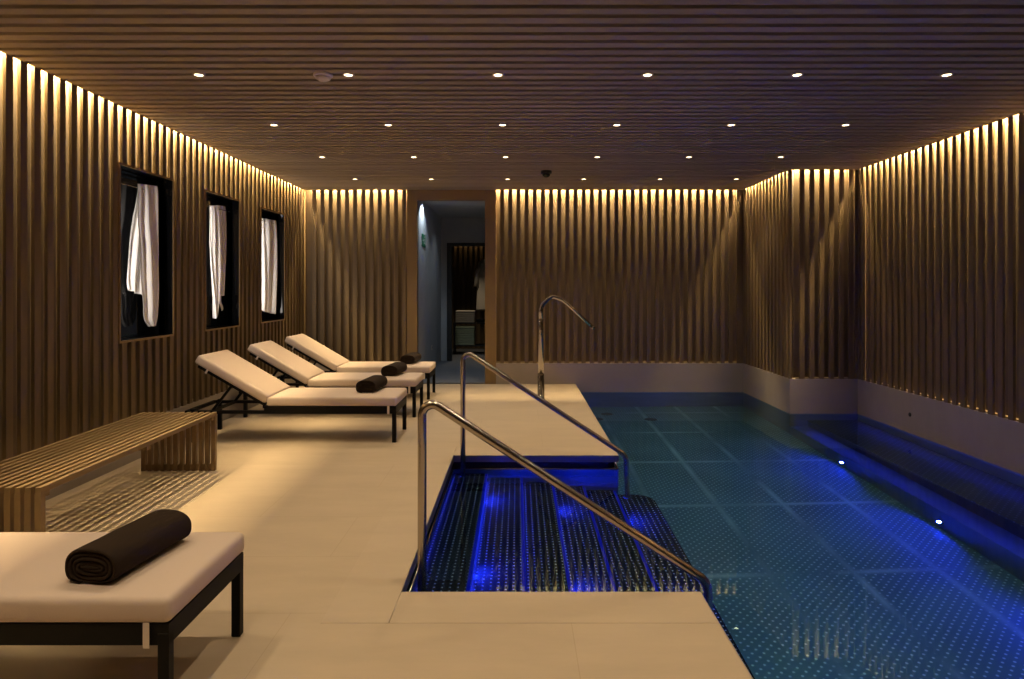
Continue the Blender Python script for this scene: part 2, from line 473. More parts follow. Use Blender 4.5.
# back wall (with the doorway)
DX0, DX1, DZ = -1.458, -0.472, 2.67
JX0, JX1 = -1.603, -0.312
YBB = YB + BD
b = MB()
tile_rect(b, BB-0.05, XC+BD, -1.3, ZC+0.25, [(DX0, DX1, -1.3, DZ)], lambda a, c, d, e: b.box(a, c, YBB, YBB+0.06, d, e))
wb = struct(b.build('wall_back', M['backing']))
b = MB()
x = -0.283 + (PITCH-BW)/2
x -= 40*PITCH
while x < XC - 0.02:
    if x > XL + 0.01 and not (x+BW > JX0-0.012 and x < JX1+0.012):
        b.box(x, x+BW, YB, YB+BK, PLINTH, BT)
    x += PITCH
b.box(XL, JX0, YB+BK, YBB, PLINTH, PLINTH+0.012); b.box(JX1, XC, YB+BK, YBB, PLINTH, PLINTH+0.012)
b.box(XC-0.045, XC, YB+0.002, YBB, PLINTH, BT)  # corner post added to block leaking cove light
b.build('batten_cladding', M['batten_x'], wb)
b = MB()
b.box(XL, JX0, YB-0.012, YBB, 0, PLINTH)
b.box(JX1, XC, YB-0.012, YBB, -0.16, PLINTH)
struct(b.build('baseboard_back', M['plinth']))
b = MB()
b.box(JX0, DX0, YB-0.006, YBB+0.06, 0, ZC); b.box(DX1, JX1, YB-0.006, YBB+0.06, 0, ZC)
b.box(DX0, DX1, YB-0.006, YBB+0.06, DZ, ZC)
struct(b.build('door_1', M['frame_wood']), 'timber lined doorway to the corridor')

# pier and right wall
XCB, XRB = XC + BD, XR + BD
b = MB()
b.box(XCB, XRB+0.06, YCOL+BD, YBB+0.06, -0.16, ZC+0.25)
wp = struct(b.build('wall_pier', M['backing']))
b = MB()
y = YCOL
while y < YB - 0.03:
    b.box(XC, XC+BK, y, y+BW, PLINTH, BT); y += PITCH
b.box(XC+BK, XCB, YCOL+BD, YB, PLINTH, PLINTH+0.012); b.box(XC+0.001, XCB, YB-0.03, YB+0.001, PLINTH, BT)  # added strip and corner post, against stray cove light
b.build('batten_cladding', M['batten_y'], wp)
b = MB()
x = XC + BW + (PITCH-BW)
while x < XR - 0.02:
    b.box(x, x+BW, YCOL, YCOL+BK, PLINTH, BT); x += PITCH
b.box(XCB, XR, YCOL+BK, YCOL+BD, PLINTH, PLINTH+0.012)
b.box(XR-0.03, XRB, YCOL+0.002, YCOL+BD, PLINTH, BT)  # another added post, stops cove light leaking at the corner
b.build('batten_cladding', M['batten_x'], wp)
b = MB(); b.box(XRB, XRB+0.06, YN, YCOL+BD, -0.16, ZC+0.25)
wr = struct(b.build('wall_right', M['backing']))
b = MB()
y = YCOL - 0.128 - 100*PITCH
while y < YCOL - 0.06:
    if y > YN: b.box(XR, XR+BK, y, y+BW, PLINTH, BT)
    y += PITCH
b.box(XR+BK, XRB, YN, YCOL, PLINTH, PLINTH+0.012); b.box(XR+0.001, XRB, YCOL-0.04, YCOL+0.001, PLINTH, BT)  # same added strip and post, dimming and blocking cove light
b.build('batten_cladding', M['batten_y'], wr)
b = MB(); b.box(XC-0.005, XCB, YCOL-0.005, YB-0.013, -0.16, PLINTH); b.box(XCB, XR-0.005, YCOL-0.005, YCOL+BD, -0.16, PLINTH)
struct(b.build('baseboard_pier', M['plinth']))
b = MB(); b.box(XR-0.005, XRB, YN, YCOL-0.0055, -0.16, PLINTH)
struct(b.build('baseboard_right', M['plinth']))
# wall behind the viewpoint
b = MB(); b.box(BB-0.05, XRB+0.06, YN-0.1, YN-0.001, -1.3, ZC+0.25)
struct(b.build('wall_front', M['backing']))

# ceiling
b = MB(); b.box(BB-0.1, XRB+0.1, YN-0.1, YBB+0.06, ZC+0.20, ZC+0.25)
cl = struct(b.build('ceiling', M['void']))
b = MB()
SW = 0.071
y = 3.341 + (PITCH-SW)/2 - 60*PITCH
while y < YB - 0.03:
    if y > YN:
        y1 = min(y+SW, YB)
        xe = XC if y1 > YCOL else XR
        b.box(XL+0.0105, xe-0.0105, y, min(y1, YB-0.0105), ZC, ZC+0.045)
    y += PITCH
b.build('slat_cladding', M['ceiling_slat'], cl)
b = MB(); t_ = 0.010  # boards added to block cove light from the slat ends
b.box(XL, XL+t_, YN, YB-t_, ZC+0.001, ZC+0.10); b.box(XL, XC, YB-t_, YB, ZC+0.001, ZC+0.10); b.box(XC-t_, XC, YCOL, YB-t_, ZC+0.001, ZC+0.10)
b.box(XC-t_, XR, YCOL-t_, YCOL, ZC+0.001, ZC+0.10); b.box(XR-t_, XR, YN, YCOL-t_, ZC+0.001, ZC+0.10)
b.build('spill_board', M['frame_wood'], cl)

# cove lights above the batten tops
def cove(name, label, x0, x1, y0, y1):
    r = empty(name, ((x0+x1)/2, (y0+y1)/2, ZC+0.03)); tag(r, label, 'light strip', 'warm cove light strips over the timber walls')
    b = MB(); b.box(x0, x1, y0, y1, ZC+0.075, ZC+0.09)
    b.build('housing', M['white_metal'], r, origin=r.location).location = (0, 0, 0)
    b = MB(); b.quad([(x0, y0, ZC+0.07), (x0, y1, ZC+0.07), (x1, y1, ZC+0.07), (x1, y0, ZC+0.07)])
    b.build('diffuser', M['cove_warm'], r, origin=r.location).location = (0, 0, 0)
e = 0.004
cove('cove_light', 'warm light strip along the ceiling edge above the left wall with the towels', BB+0.036, BB+0.048, YN+0.02, YB-0.14)
cove('cove_light', 'warm light strip along the ceiling edge left of the doorway', XL+0.10, JX0-0.02, YBB-0.048, YBB-0.036)
cove('cove_light', 'warm light strip along the ceiling edge between the doorway and the pier', JX1+0.02, XC-0.10, YBB-0.048, YBB-0.036)
cove('cove_light', 'warm short light strip over the side of the pier', XCB-0.048, XCB-0.036, YCOL+0.06, YB-0.14)
cove('cove_light', 'warm short light strip over the front of the pier', XC+0.06, XR-0.10, YCOL+BD-0.048, YCOL+BD-0.036)
cove('cove_light', 'warm light strip along the ceiling edge above the right wall over the water', XRB-0.048, XRB-0.036, YN+0.02, YCOL-0.14)

# ------------------------------------------------------------------ downlights
DXS = [-2.12 + 0.995*k for k in range(6)]
DYS = [4.41, 5.77, 7.19, 8.65]
rowname = ['nearest row', 'second row', 'third row', 'farthest row']
colname = ['first from the left', 'second from the left', 'third from the left', 'third from the right', 'second from the right', 'last on the right']
proto = None
WARM = (1.0, 0.77, 0.50)
POW = 64.0
for j, yy in enumerate(DYS):
    for i, xx in enumerate(DXS):
        if proto is None:
            proto = empty('downlight', (xx, yy, ZC))
            b = MB(); b.lathe([(0.026, 0.03), (0.026, -0.001), (0.031, -0.005), (0.038, -0.004), (0.040, 0.0), (0.040, 0.05)], close=False)
            b.build('trim_ring', M['white_metal'], proto)
            b = MB(); b.lathe([(0.001, -0.0015), (0.026, -0.0015)], close=False)
            b.build('lens', M['lamp_warm'], proto)
            d = proto
        else:
            d = copy_tree(proto)
        d.location = (xx, yy, ZC)
        tag(d, 'small round recessed ceiling downlight, %s in the %s' % (colname[i], rowname[j]), 'downlight', 'recessed downlights in the slatted ceiling')
for yy in [0.17, 1.58, 3.0] + DYS:
    for i, xx in enumerate(DXS):
        spot('downlight_beam', (xx, yy, ZC-0.012), POW, WARM, 92, 1.0, 0.014, caustic=(i >= 3))

# ------------------------------------------------------------------ ceiling devices
r = empty('smoke_detector', (-1.29, 4.40, ZC)); tag(r, 'pale grey round smoke detector on the ceiling beside a downlight', 'smoke detector')
b = MB(); b.lathe([(0.064, 0.0), (0.064, -0.012), (0.058, -0.018)][::-1]); b.build('base', M['grey_plastic'], r)
b = MB(); b.lathe([(0.05, -0.018), (0.048, -0.032), (0.03, -0.042), (0.004, -0.045)][::-1]); b.build('sensor_cap', M['grey_plastic'], r)
r = empty('dome_camera', (0.35, 8.05, ZC)); tag(r, 'small black dome hanging from the ceiling in front of the back wall', 'camera')
b = MB(); b.lathe([(0.066, 0.0), (0.066, -0.03), (0.060, -0.036)][::-1]); b.build('base', M['black_matt'], r)
b = MB(); b.lathe([(0.05, -0.036), (0.044, -0.058), (0.028, -0.072), (0.004, -0.078)][::-1]); b.build('dome', M['black_gloss'], r)

# ------------------------------------------------------------------ niches with hanging towels
def wall_pt(px, py, xp):
    yy = xp * F / (px - CX)
    return yy, H + (CY - py) * yy / F
ND = 0.085
for k, (y0, y1) in enumerate(NICHES):
    nm = ['nearest', 'middle', 'farthest'][k]
    r = empty('window_%d' % (k+1), (BB, (y0+y1)/2, NZ0)); struct(r, '%s black wall niche framed in timber' % nm)
    o = r.location.copy()
    b = MB()
    b.box(XL-0.03, XL+0.004, y0-FR, y0-0.004, NZ0-FR, NZ1+FR); b.box(XL-0.03, XL+0.004, y1+0.004, y1+FR, NZ0-FR, NZ1+FR)
    b.box(XL-0.03, XL+0.004, y0-0.004, y1+0.004, NZ0-FR, NZ0-0.004); b.box(XL-0.03, XL+0.004, y0-0.004, y1+0.004, NZ1+0.004, NZ1+FR)
    b.build('frame', M['frame_wood'], r, origin=o).location = (0, 0, 0)
    b = MB()
    b.box(BB-ND-0.01, BB-ND, y0, y1, NZ0, NZ1)
    b.build('back_panel', M['black_gloss'], r, origin=o).location = (0, 0, 0)
    b = MB()
    b.box(BB-ND, XL-0.002, y0-0.004, y0, NZ0, NZ1); b.box(BB-ND, XL-0.002, y1, y1+0.004, NZ0, NZ1)
    b.box(BB-ND, XL-0.002, y0-0.004, y1+0.004, NZ0-0.004, NZ0); b.box(BB-ND, XL-0.002, y0-0.004, y1+0.004, NZ1, NZ1+0.004)
    b.build('lining', M['black_gloss'], r, origin=o).location = (0, 0, 0)
    b = MB(); b.tube([(XL-0.075, y0, 2.234), (XL-0.075, y1, 2.234)], 0.004, 10)
    b.build('rod', M['chrome'], r, origin=o).location = (0, 0, 0)
    l = bpy.data.lights.new('niche_led', 'AREA'); l.shape = 'RECTANGLE'; l.size = 0.03; l.size_y = NZ1-NZ0-0.1; l.energy = 6.5; l.color = (1.0, 0.92, 0.84)
    lo = bpy.data.objects.new('niche_led', l); COL.objects.link(lo); lo.location = (XL-0.012, y0+0.012, (NZ0+NZ1)/2)
    lo.rotation_euler = Vector((0.35, -1, 0)).to_track_quat('Z', 'X').to_euler()
    dz = lo.rotation_euler.to_matrix() @ Vector((0, 1, 0))
    if abs(dz.z) < 0.9: l.size, l.size_y = l.size_y, l.size

def cloth_lobe(b, left, right, xp, xoff, folds, seed, nv=60, nu=26, hem=None):
    """hanging cloth: left / right outlines as (px, py) pairs read down the cloth; folds = amplitude"""
    rnd = random.Random(seed)
    ph = [rnd.uniform(0, 6.28) for _ in range(5)]
    def samp(o, t):
        # by arc of rows
        n = len(o)-1; f = t*n; i = min(int(f), n-1); u = f-i
        p0, p1, p2, p3 = o[max(i-1,0)], o[i], o[i+1], o[min(i+2,n)]
        def cr(a, b_, c, d): return 0.5*((2*b_) + (-a+c)*u + (2*a-5*b_+4*c-d)*u*u + (-a+3*b_-3*c+d)*u**3)
        return cr(p0[0],p1[0],p2[0],p3[0]), cr(p0[1],p1[1],p2[1],p3[1])
    L = [wall_pt(*p, xp+xoff) for p in left]; R = [wall_pt(*p, xp+xoff) for p in right]
    front, back = [], []
    for j in range(nv+1):
        t = j/nv; a = samp(L, t); c = samp(R, t); rf, rb = [], []
        for i in range(nu+1):
            s = i/nu
            yy = a[0] + (c[0]-a[0])*s; zz = a[1] + (c[1]-a[1])*s
            w = folds*(math.sin(s*15+ph[0]+0.9*math.sin(t*2.2+ph[3])) + 0.6*math.sin(s*27+ph[1]-t*1.4) + 0.5*math.sin(s*8+t*3.1+ph[2]))
            w *= (0.35 + 0.65*min(1, t*4))
            edge = 0.006*(1-min(1, min(s, 1-s)*9))
            round_top = 0.012*max(0, 1-t*14)
            rf.append(b.bm.verts.new((XP+xoff+w-edge-round_top*0.6, yy, zz)))
            rb.append(b.bm.verts.new((XP+xoff+w-0.005-(0.004-edge*0.5)-round_top*0.6, yy, zz)))
        front.append(rf); back.append(rb)
    def f(vs):
        fc = b.bm.faces.new(vs); fc.smooth = True
    for j in range(nv):
        for i in range(nu):
            f((front[j][i], front[j+1][i], front[j+1][i+1], front[j][i+1]))
            f((back[j][i], back[j][i+1], back[j+1][i+1], back[j+1][i]))
        f((front[j][0], back[j][0], back[j+1][0], front[j+1][0])); f((front[j][nu], front[j+1][nu], back[j+1][nu], back[j][nu]))
    for i in range(nu):
        f((front[0][i], front[0][i+1], back[0][i+1], back[0][i])); f((front[nv][i], back[nv][i], back[nv][i+1], front[nv][i+1]))
XP = XL - 0.04
def c1(p): return (115+.28*p[0], 160+.2798*p[1])
def c2(p): return (200+.2356*p[0], 180+.2356*p[1])
def c3(p): return (255+.1913*p[0], 200+.1915*p[1])
def towel(name, lobes, label, seed):
    b = MB()
    for k, (l, rr, xoff, am) in enumerate(lobes): cloth_lobe(b, l, rr, XP, xoff, am, seed+k)
    o = b.build(name, M['towel_white'])
    zs = [v.co.z for v in o.data.vertices]; ys = [v.co.y for v in o.data.vertices]
    org = Vector((BB, sum(ys)/len(ys), min(zs)))
    for v in o.data.vertices: v.co -= org
    o.location = org
    tag(o, label, 'towel', 'white towels hung in the wall niches')
towel('hanging_towel', [
    ([c1(p) for p in ((84,84),(82,150),(80,220),(88,300),(91,370),(93,440),(100,510),(103,568),(122,596))],
     [c1(p) for p in ((160,94),(158,170),(157,250),(157,330),(157,400),(157,460),(153,520),(149,560),(140,592))], -0.020, 0.015),
    ([c1(p) for p in ((83,84),(76,150),(66,215),(58,270),(52,330),(47,385),(43,435),(46,462))],
     [c1(p) for p in ((150,92),(140,160),(130,230),(120,290),(114,350),(108,400),(104,450),(102,484))], -0.052, 0.013)],
    'white towel with one short side flap hung in the nearest black niche', 3)
towel('hanging_towel', [
    ([c2(p) for p in ((45,108),(43,190),(43,270),(45,350),(50,420),(56,490),(60,545),(63,588))],
     [c2(p) for p in ((84,108),(86,190),(86,270),(86,350),(84,420),(80,490),(76,545),(72,578))], -0.020, 0.013),
    ([c2(p) for p in ((74,106),(74,190),(75,270),(76,340),(76,410),(76,495))],
     [c2(p) for p in ((112,112),(116,190),(116,270),(114,340),(110,410),(104,490))], -0.050, 0.012),
    ([c2(p) for p in ((80,480),(82,515),(90,540),(94,556))], [c2(p) for p in ((92,480),(90,515),(97,535),(98,548))], -0.06, 0.002)],
    'narrow white towel with ragged pointed hem hung in the middle niche', 11)
towel('hanging_towel', [
    ([c3(p) for p in ((35,94),(33,200),(32,330),(32,460),(33,578))],
     [c3(p) for p in ((118,108),(120,220),(118,340),(112,460),(105,596))], -0.03, 0.015)],
    'straight folded white towel hung in the farthest niche by the corner', 21)

# ------------------------------------------------------------------ loungers
A = math.radians(30.2)
def make_lounger():
    root = empty('sun_lounger', (0, 0, 0))
    bk = M['black_metal']
    for x, nm in ((0.937, 'leg'), (-0.885, 'leg')):
        for sy in (-1, 1):
            b = MB(); b.box(x-0.018, x+0.018, sy*0.272-0.018, sy*0.272+0.018, 0, 0.30); b.bevel(0.003, 1)
            b.build('leg', bk, root)
    b = MB()
    for sy in (-1, 1):
        b.box(-0.95, 0.955, sy*0.272-0.016, sy*0.272+0.016, 0.260, 0.288)
        b.box(-0.235, 0.955, sy*0.272-0.016, sy*0.272+0.016, 0.288, 0.328)
    b.box(0.923, 0.955, -0.256, 0.256, 0.260, 0.328)
    b.box(-0.95, -0.918, -0.256, 0.256, 0.260, 0.288)
    b.box(-0.235, -0.205, -0.256, 0.256, 0.288, 0.325)
    for k in range(8):
        x = -0.10 + k*0.13
        b.box(x-0.02, x+0.02, -0.256, 0.256, 0.310, 0.326)
    b.build('frame', bk, root)
    mt = Matrix.Translation((-0.222, 0, 0.346)) @ Matrix.Rotation(A, 4, 'Y')      # local -x runs up the backrest
    b = MB()
    for sy in (-1, 1):
        b.box(-0.70, 0.0, sy*0.268-0.015, sy*0.268+0.015, -0.022, 0.002, mtx=mt)
    for k in range(5):
        x = -0.69 + k*0.16
        b.box(x, x+0.04, -0.253, 0.253, -0.018, 0.0, mtx=mt)
    bf = b.build('backrest_frame', bk, root)
    b = MB()
    for sy in (-1, 1):
        p0 = mt @ Vector((-0.36, sy*0.235, -0.012)); p1 = Vector((-0.72, sy*0.235, 0.285))
        d = (p1-p0); L = d.length; ang = math.atan2(-d.z, d.x)
        b.box(0, L, -0.009, 0.009, -0.011, 0.011, mtx=Matrix.Translation(p0) @ Matrix.Rotation(ang, 4, 'Y'))
    b.box(-0.735, -0.705, -0.256, 0.256, 0.267, 0.289)
    b.build('strut', bk, bf)
    def cushion(x0, x1, mtx=None):
        b = MB(); b.box(x0, x1, -0.296, 0.296, 0.0, 0.082); b.bevel(0.022, 4)
        # gentle crown on the upper face
        bmesh.ops.subdivide_edges(b.bm, edges=[e for e in b.bm.edges if e.calc_length() > 0.3], cuts=7, use_grid_fill=True)
        for v in b.bm.verts:
            fx = max(0, 1-((v.co.x-(x0+x1)/2)/((x1-x0)/2))**4); fy = max(0, 1-(v.co.y/0.296)**4)
            if v.co.z > 0.05: v.co.z += 0.006*fx*fy
        for v in b.bm.verts:
            if mtx is not None: v.co = mtx @ v.co
        return b
    b = cushion(-0.213, 0.962, Matrix.Translation((0, 0, 0.329)))
    b.build('seat_cushion', M['cushion'], root, smooth=True)
    b = cushion(-0.748, -0.004, mt @ Matrix.Translation((0, 0, 0.002)))
    bc = b.build('back_cushion', M['cushion'], root, smooth=True)
    for sy in (-1, 1):
        b = MB(); b.box(0.878, 0.898, sy*0.2975-0.0012, sy*0.2975+0.0012, 0.256, 0.336)
        o = b.build('strap', M['piping'], root); o['label'] = 'pale fabric tie strap'
        b = MB(); b.box(-0.615, -0.597, sy*0.294-0.001, sy*0.294+0.001, -0.03, 0.012, mtx=mt)
        b.build('strap', M['piping'], bc)
    return root
LX = -2.052
spots = [(2.40, 'black framed sun lounger in the foreground with a towel on its flat end'),
         (6.27, 'reclined sun lounger nearest of the three in the row beyond the slatted bench'),
         (7.43, 'reclined sun lounger in the middle of the row of three by the wall'),
         (8.57, 'reclined sun lounger farthest away in front of the back wall')]
pl = make_lounger()
for k, (yy, lab) in enumerate(spots):
    o = pl if k == 0 else copy_tree(pl)
    o.location = (LX - (0.014 if k == 0 else 0), yy, 0); tag(o, lab, 'sun lounger', 'black framed sun loungers on the stone deck')

# rolled towels
def rolled_towel():
    a_, b_ = 0.102, 0.071          # half width, half height of the roll
    turns, T = 4.8, 0.0138
    n = 46*5
    pts = []
    for k in range(n+1):
        th = 2*PI*turns*k/n
        q = 1 - (k/n)*0.97                      # 1 at the outside
        rx = 0.03*(1-q)*0 + (a_-0.006)*(0.22+0.78*q) if False else None
        lay = (turns*k/n)*(T+0.0006)
        rx = max(a_-T/2-lay, 0.010 + 0.02*(1-k/n)); rz = max(b_-T/2-lay, 0.002 + 0.004*(1-k/n))
        t0 = -PI/2 - 0.35 - th
        c, s_ = math.cos(t0), math.sin(t0)
        p = 2.5
        x = rx*math.copysign(abs(c)**(2/p), c); z = rz*math.copysign(abs(s_)**(2/p), s_)
        pts.append(Vector((x, 0, z)))
    b = MB(); rows = []
    L = 0.405
    ends = [(-L/2, 0.45, -0.003), (-L/2+0.004, 0.85, 0), (-L/2+0.012, 1, 0)] + [(-L/2+0.012+(L-0.024)*u/8, 1, 0) for u in range(1, 8)] + [(L/2-0.012, 1, 0), (L/2-0.004, 0.85, 0), (L/2, 0.45, 0)]
    for (yy, th, _) in ends:
        outer, inner = [], []
        for k, p in enumerate(pts):
            t = (pts[min(k+1, n)] - pts[max(k-1, 0)]); t.y = 0; t.normalize()
            nn = Vector((-t.z, 0, t.x))
            h = T*0.47*th
            wob = 0.0012*math.sin(yy*40 + k*0.11)
            outer.append(b.bm.verts.new((p.x+nn.x*(h)+0.0, yy + (0.002*math.sin(k*0.2) if abs(yy) > L/2-0.01 else 0), p.z+nn.z*h + wob*0.3)))
            inner.append(b.bm.verts.new((p.x-nn.x*(h), yy + (0.002*math.sin(k*0.2) if abs(yy) > L/2-0.01 else 0), p.z-nn.z*h + wob*0.3)))
        rows.append((outer, inner))
    def f(*v):
        fc = b.bm.faces.new(v); fc.smooth = True
    for (o0, i0), (o1, i1) in zip(rows, rows[1:]):
        for k in range(n):
            f(o0[k], o0[k+1], o1[k+1], o1[k]); f(i0[k], i1[k], i1[k+1], i0[k+1])
        f(o0[0], o1[0], i1[0], i0[0]); f(o0[n], i0[n], i1[n], o1[n])
    for (o0, i0) in (rows[0], rows[-1]):
        for k in range(n): f(o0[k], i0[k], i0[k+1], o0[k+1])
    zmin = min(v.co.z for v in b.bm.verts)
    for v in b.bm.verts:
        d = v.co.z - zmin
        if d < 0.03: v.co.z = zmin + 0.012 + d*0.6
    zmin = min(v.co.z for v in b.bm.verts)
    for v in b.bm.verts: v.co.z -= zmin
    return b.build('rolled_towel', M['towel_dark'])
rt = rolled_towel()
tl = ['dark brown rolled towel on the foreground lounger', 'dark brown rolled towel on the nearest lounger of the row of three',
      'dark brown rolled towel on the middle lounger of the row', 'dark brown rolled towel on the farthest lounger by the doorway']
for k, (yy, xx) in enumerate(((2.393, -1.385), (6.375, -1.395), (7.53, -1.395), (8.68, -1.39))):
    o = rt if k == 0 else rt.copy()
    if k: COL.objects.link(o)
    o.location = (xx, yy, 0.4155); o.rotation_euler.z = math.radians([-8, -5, -6, -4][k])
    tag(o, tl[k], 'towel', 'dark rolled towels on the loungers')

# ------------------------------------------------------------------ slatted bench
bx0, bx1, by0, by1, bz = -2.85, -2.292, 3.155, 5.09, 0.445
r = empty('slatted_bench', ((bx0+bx1)/2, (by0+by1)/2, 0)); tag(r, 'long low timber bench of narrow slats against the left wall', 'bench')
o = Vector(r.location)
ns = 12; bp = (bx1-bx0)/ns; sw = 0.026
def bslats(fn, wd=sw):
    b = MB()
    for k in range(ns):
        x = bx0 + k*(bx1-bx0-wd)/(ns-1)
        fn(b, x, x+wd)
    return b
r.rotation_euler.z = 0.02
q = bslats(lambda b, a, c: b.box(a, c, by0, by1, bz-0.028, bz)).build('top_slats', M['bench_wood'], r, origin=o); q.location = (0,0,0)
for (ya, yb_) in ((by0, by0+0.032), (by1-0.032, by1)):
    e_ = bslats(lambda b, a, c: b.box(a, c, ya, yb_, 0.0, bz-0.0285), 0.030)
    q = e_.build('end_slats', M['bench_wood'], r, origin=o); q.location = (0,0,0)
    b = MB(); b.box(bx0+0.004, bx1-0.004, ya+0.004, yb_-0.004, 0.004, 0.05); z = b.build('bottom_rail', M['bench_wood'], q); z.location = (-o.x, -o.y, 0)
for yy in (by0+0.05, (by0+by1)/2, by1-0.05):
    b = MB(); b.box(bx0+0.006, bx1-0.006, yy-0.02, yy+0.02, bz-0.055, bz-0.0285)
    q = b.build('cross_rail', M['bench_wood'], r, origin=o); q.location = (0,0,0)

# ------------------------------------------------------------------ handrails and spout
def handrail(yy, label):
    r = empty('handrail', (-0.449, yy, WATER-0.12)); tag(r, label, 'handrail', 'steel handrails of the pool steps')
    o = Vector(r.location)
    sl = 0.642
    p = fillet([(-0.449, yy, WATER-0.12), (-0.449, yy, 0.02+sl*(0.895+0.449)+0.008), (0.895, yy, 0.016), (0.905, yy, WATER-deps[5])], [0.05, 0.09], 10)
    b = MB(); b.tube(p, 0.021, 18); q = b.build('rail', M['steel'], r, origin=o); q.location = (0,0,0)
    b = MB(); b.lathe([(0.045, WATER-0.12), (0.045, WATER-0.112), (0.022, WATER-0.104)], (-0.449, yy, 0)); q = b.build('flange', M['steel'], r, origin=o); q.location = (0,0,0)
    b = MB(); b.lathe([(0.045, WATER-deps[5]), (0.045, WATER-deps[5]+0.008), (0.022, WATER-deps[5]+0.016)], (0.905, yy, 0)); q = b.build('flange', M['steel'], r, origin=o); q.location = (0,0,0)
handrail(3.12, 'bent steel handrail on the near side of the pool steps')
handrail(5.46, 'bent steel handrail on the far side of the pool steps')
sx, sy_ = 0.292, 8.25
r = empty('swan_neck_spout', (sx, sy_, 0)); tag(r, 'tall curved steel water spout standing on the deck by the pool', 'water spout')
b = MB(); b.lathe([(0.055, 0), (0.055, 0.006), (0.043, 0.012), (0.042, 0.30), (0.036, 0.33), (0.034, 0.332)]); b.build('base_column', M['chrome'], r)
b = MB(); b.lathe([(0.034, 0.332), (0.033, 1.0), (0.030, 1.01)]); b.build('column', M['chrome'], r)
path = fillet([(0, 0, 1.0), (0, 0, 1.16), (0.13, 0, 1.30), (0.28, 0, 1.24), (0.655, 0, 0.895)], [0.12, 0.10, 0.25], 10)
n_ = len(path)
b = MB(); b.tube(path, 0.026, 16, radii=[0.030 - 0.010*i/(n_-1) for i in range(n_)]); sp_ = b.build('curved_neck', M['chrome'], r)
b = MB(); d_ = (path[-1]-path[-2]).normalized(); b.tube([path[-1]-d_*0.03, path[-1]+d_*0.012], 0.023, 16); b.build('nozzle', M['chrome'], sp_)

# ------------------------------------------------------------------ underwater lights
BLUE = (0.012, 0.03, 1.0)
def pool_light(x, yy, z, label, grp, energy, group_kind='underwater light'):
    r = empty('underwater_light', (x, yy, z)); tag(r, label, 'pool light', grp)
    rot = Matrix.Rotation(PI/2, 4, 'Y') if grp.startswith('blue lights in the steps') else Matrix.Rotation(-PI/2, 4, 'Y')
    b = MB(); b.lathe([(0.030, 0.0), (0.030, 0.006), (0.015, 0.008)], mtx=rot, close=False); b.build('bezel', M['chrome'], r)
    b = MB(); b.lathe([(0.001, 0.006), (0.015, 0.006)], mtx=rot, close=False); b.build('lens', M['blue_lens'], r)
    d = 1 if grp.startswith('blue lights in the steps') else -1
    spot('underwater_beam', (x + d*0.02, yy, z), energy, BLUE, 172, 0.35, 0.015, rot=(0, -d*PI/2, 0))
ordn = ['nearer', 'farther']
for k, yy in enumerate((5.12, 6.66)):
    pool_light(XC, yy, WATER-0.95, '%s blue light low on the underwater bench face at the right' % ordn[k], 'blue lights along the underwater bench', 85)
for yy in (2.05, 3.59):
    spot('underwater_beam', (XC-0.02, yy, WATER-0.95), 85, BLUE, 172, 0.35, 0.015, rot=(0, PI/2, 0))
for i, nm in ((0, 'top'), (2, 'third')):
    for k, yy in enumerate((3.74, 4.96)):
        pool_light(edges[i]-0.014, yy, WATER-deps[i]-0.07, '%s blue light in the riser of the %s pool step' % (ordn[k], nm), 'blue lights in the steps', 62)
for yy in (3.74, 4.96):
    spot('underwater_beam', (edges[4]+0.02, yy, WATER-deps[4]-0.07), 50, BLUE, 172, 0.35, 0.015, rot=(0, -PI/2, 0))
# unseen blue fill lamps added under the lips: plinth foot, seat edge, step nosings, recess edge
def lip_fill(x, y0, y1, z, energy, wid=0.010):
    l = bpy.data.lights.new('lip_fill_lamp', 'AREA'); l.shape = 'RECTANGLE'; l.size = wid; l.size_y = y1-y0; l.energy = energy; l.color = (0.02, 0.035, 1.0)
    o = bpy.data.objects.new('lip_fill_lamp', l); COL.objects.link(o); o.location = (x, (y0+y1)/2, z)
lip_fill(XR-0.006, YN, YCOL-0.05, -0.163, 16)
lip_fill(3.478, YN, YCOL-0.05, WATER-0.432, 10)
for xe, d, e_ in zip(edges[:5], deps, (5, 3, 2.6, 2.2, 2)):
    lip_fill(xe-0.006, PY0+0.02, PY1-0.02, WATER-d-0.026, e_)
lip_fill(PX0+0.007, PY0+0.02, PY1-0.02, WATER-0.012, 1.2)

# floor drains and wall nozzle
fd = None
for k, (xx, yy, lab) in enumerate(((1.23, 9.13, 'dark round floor drain at the far end of the pool, farthest of three'), (1.06, 8.83, 'dark round floor drain at the far end of the pool, leftmost of three'), (1.77, 8.80, 'dark round floor drain at the far end of the pool, rightmost of three'))):
    if fd is None:
        b = MB(); b.lathe([(0.085, 0), (0.085, 0.006), (0.07, 0.012), (0.02, 0.009)]); fd = b.build('floor_drain', M['black_matt']); o = fd
    else:
        o = fd.copy(); COL.objects.link(o)
    o.location = (xx, yy, FLOORZ); tag(o, lab, 'drain', 'floor drains in the pool')
b = MB(); b.lathe([(0.022, 0), (0.022, 0.006), (0.012, 0.010)], mtx=Matrix.Rotation(-PI/2, 4, 'Y'))
o = b.build('wall_nozzle', M['black_matt']); o.location = (XR-0.005, 6.90, 0.078); tag(o, 'small black round nozzle in the stone plinth above the water', 'nozzle')

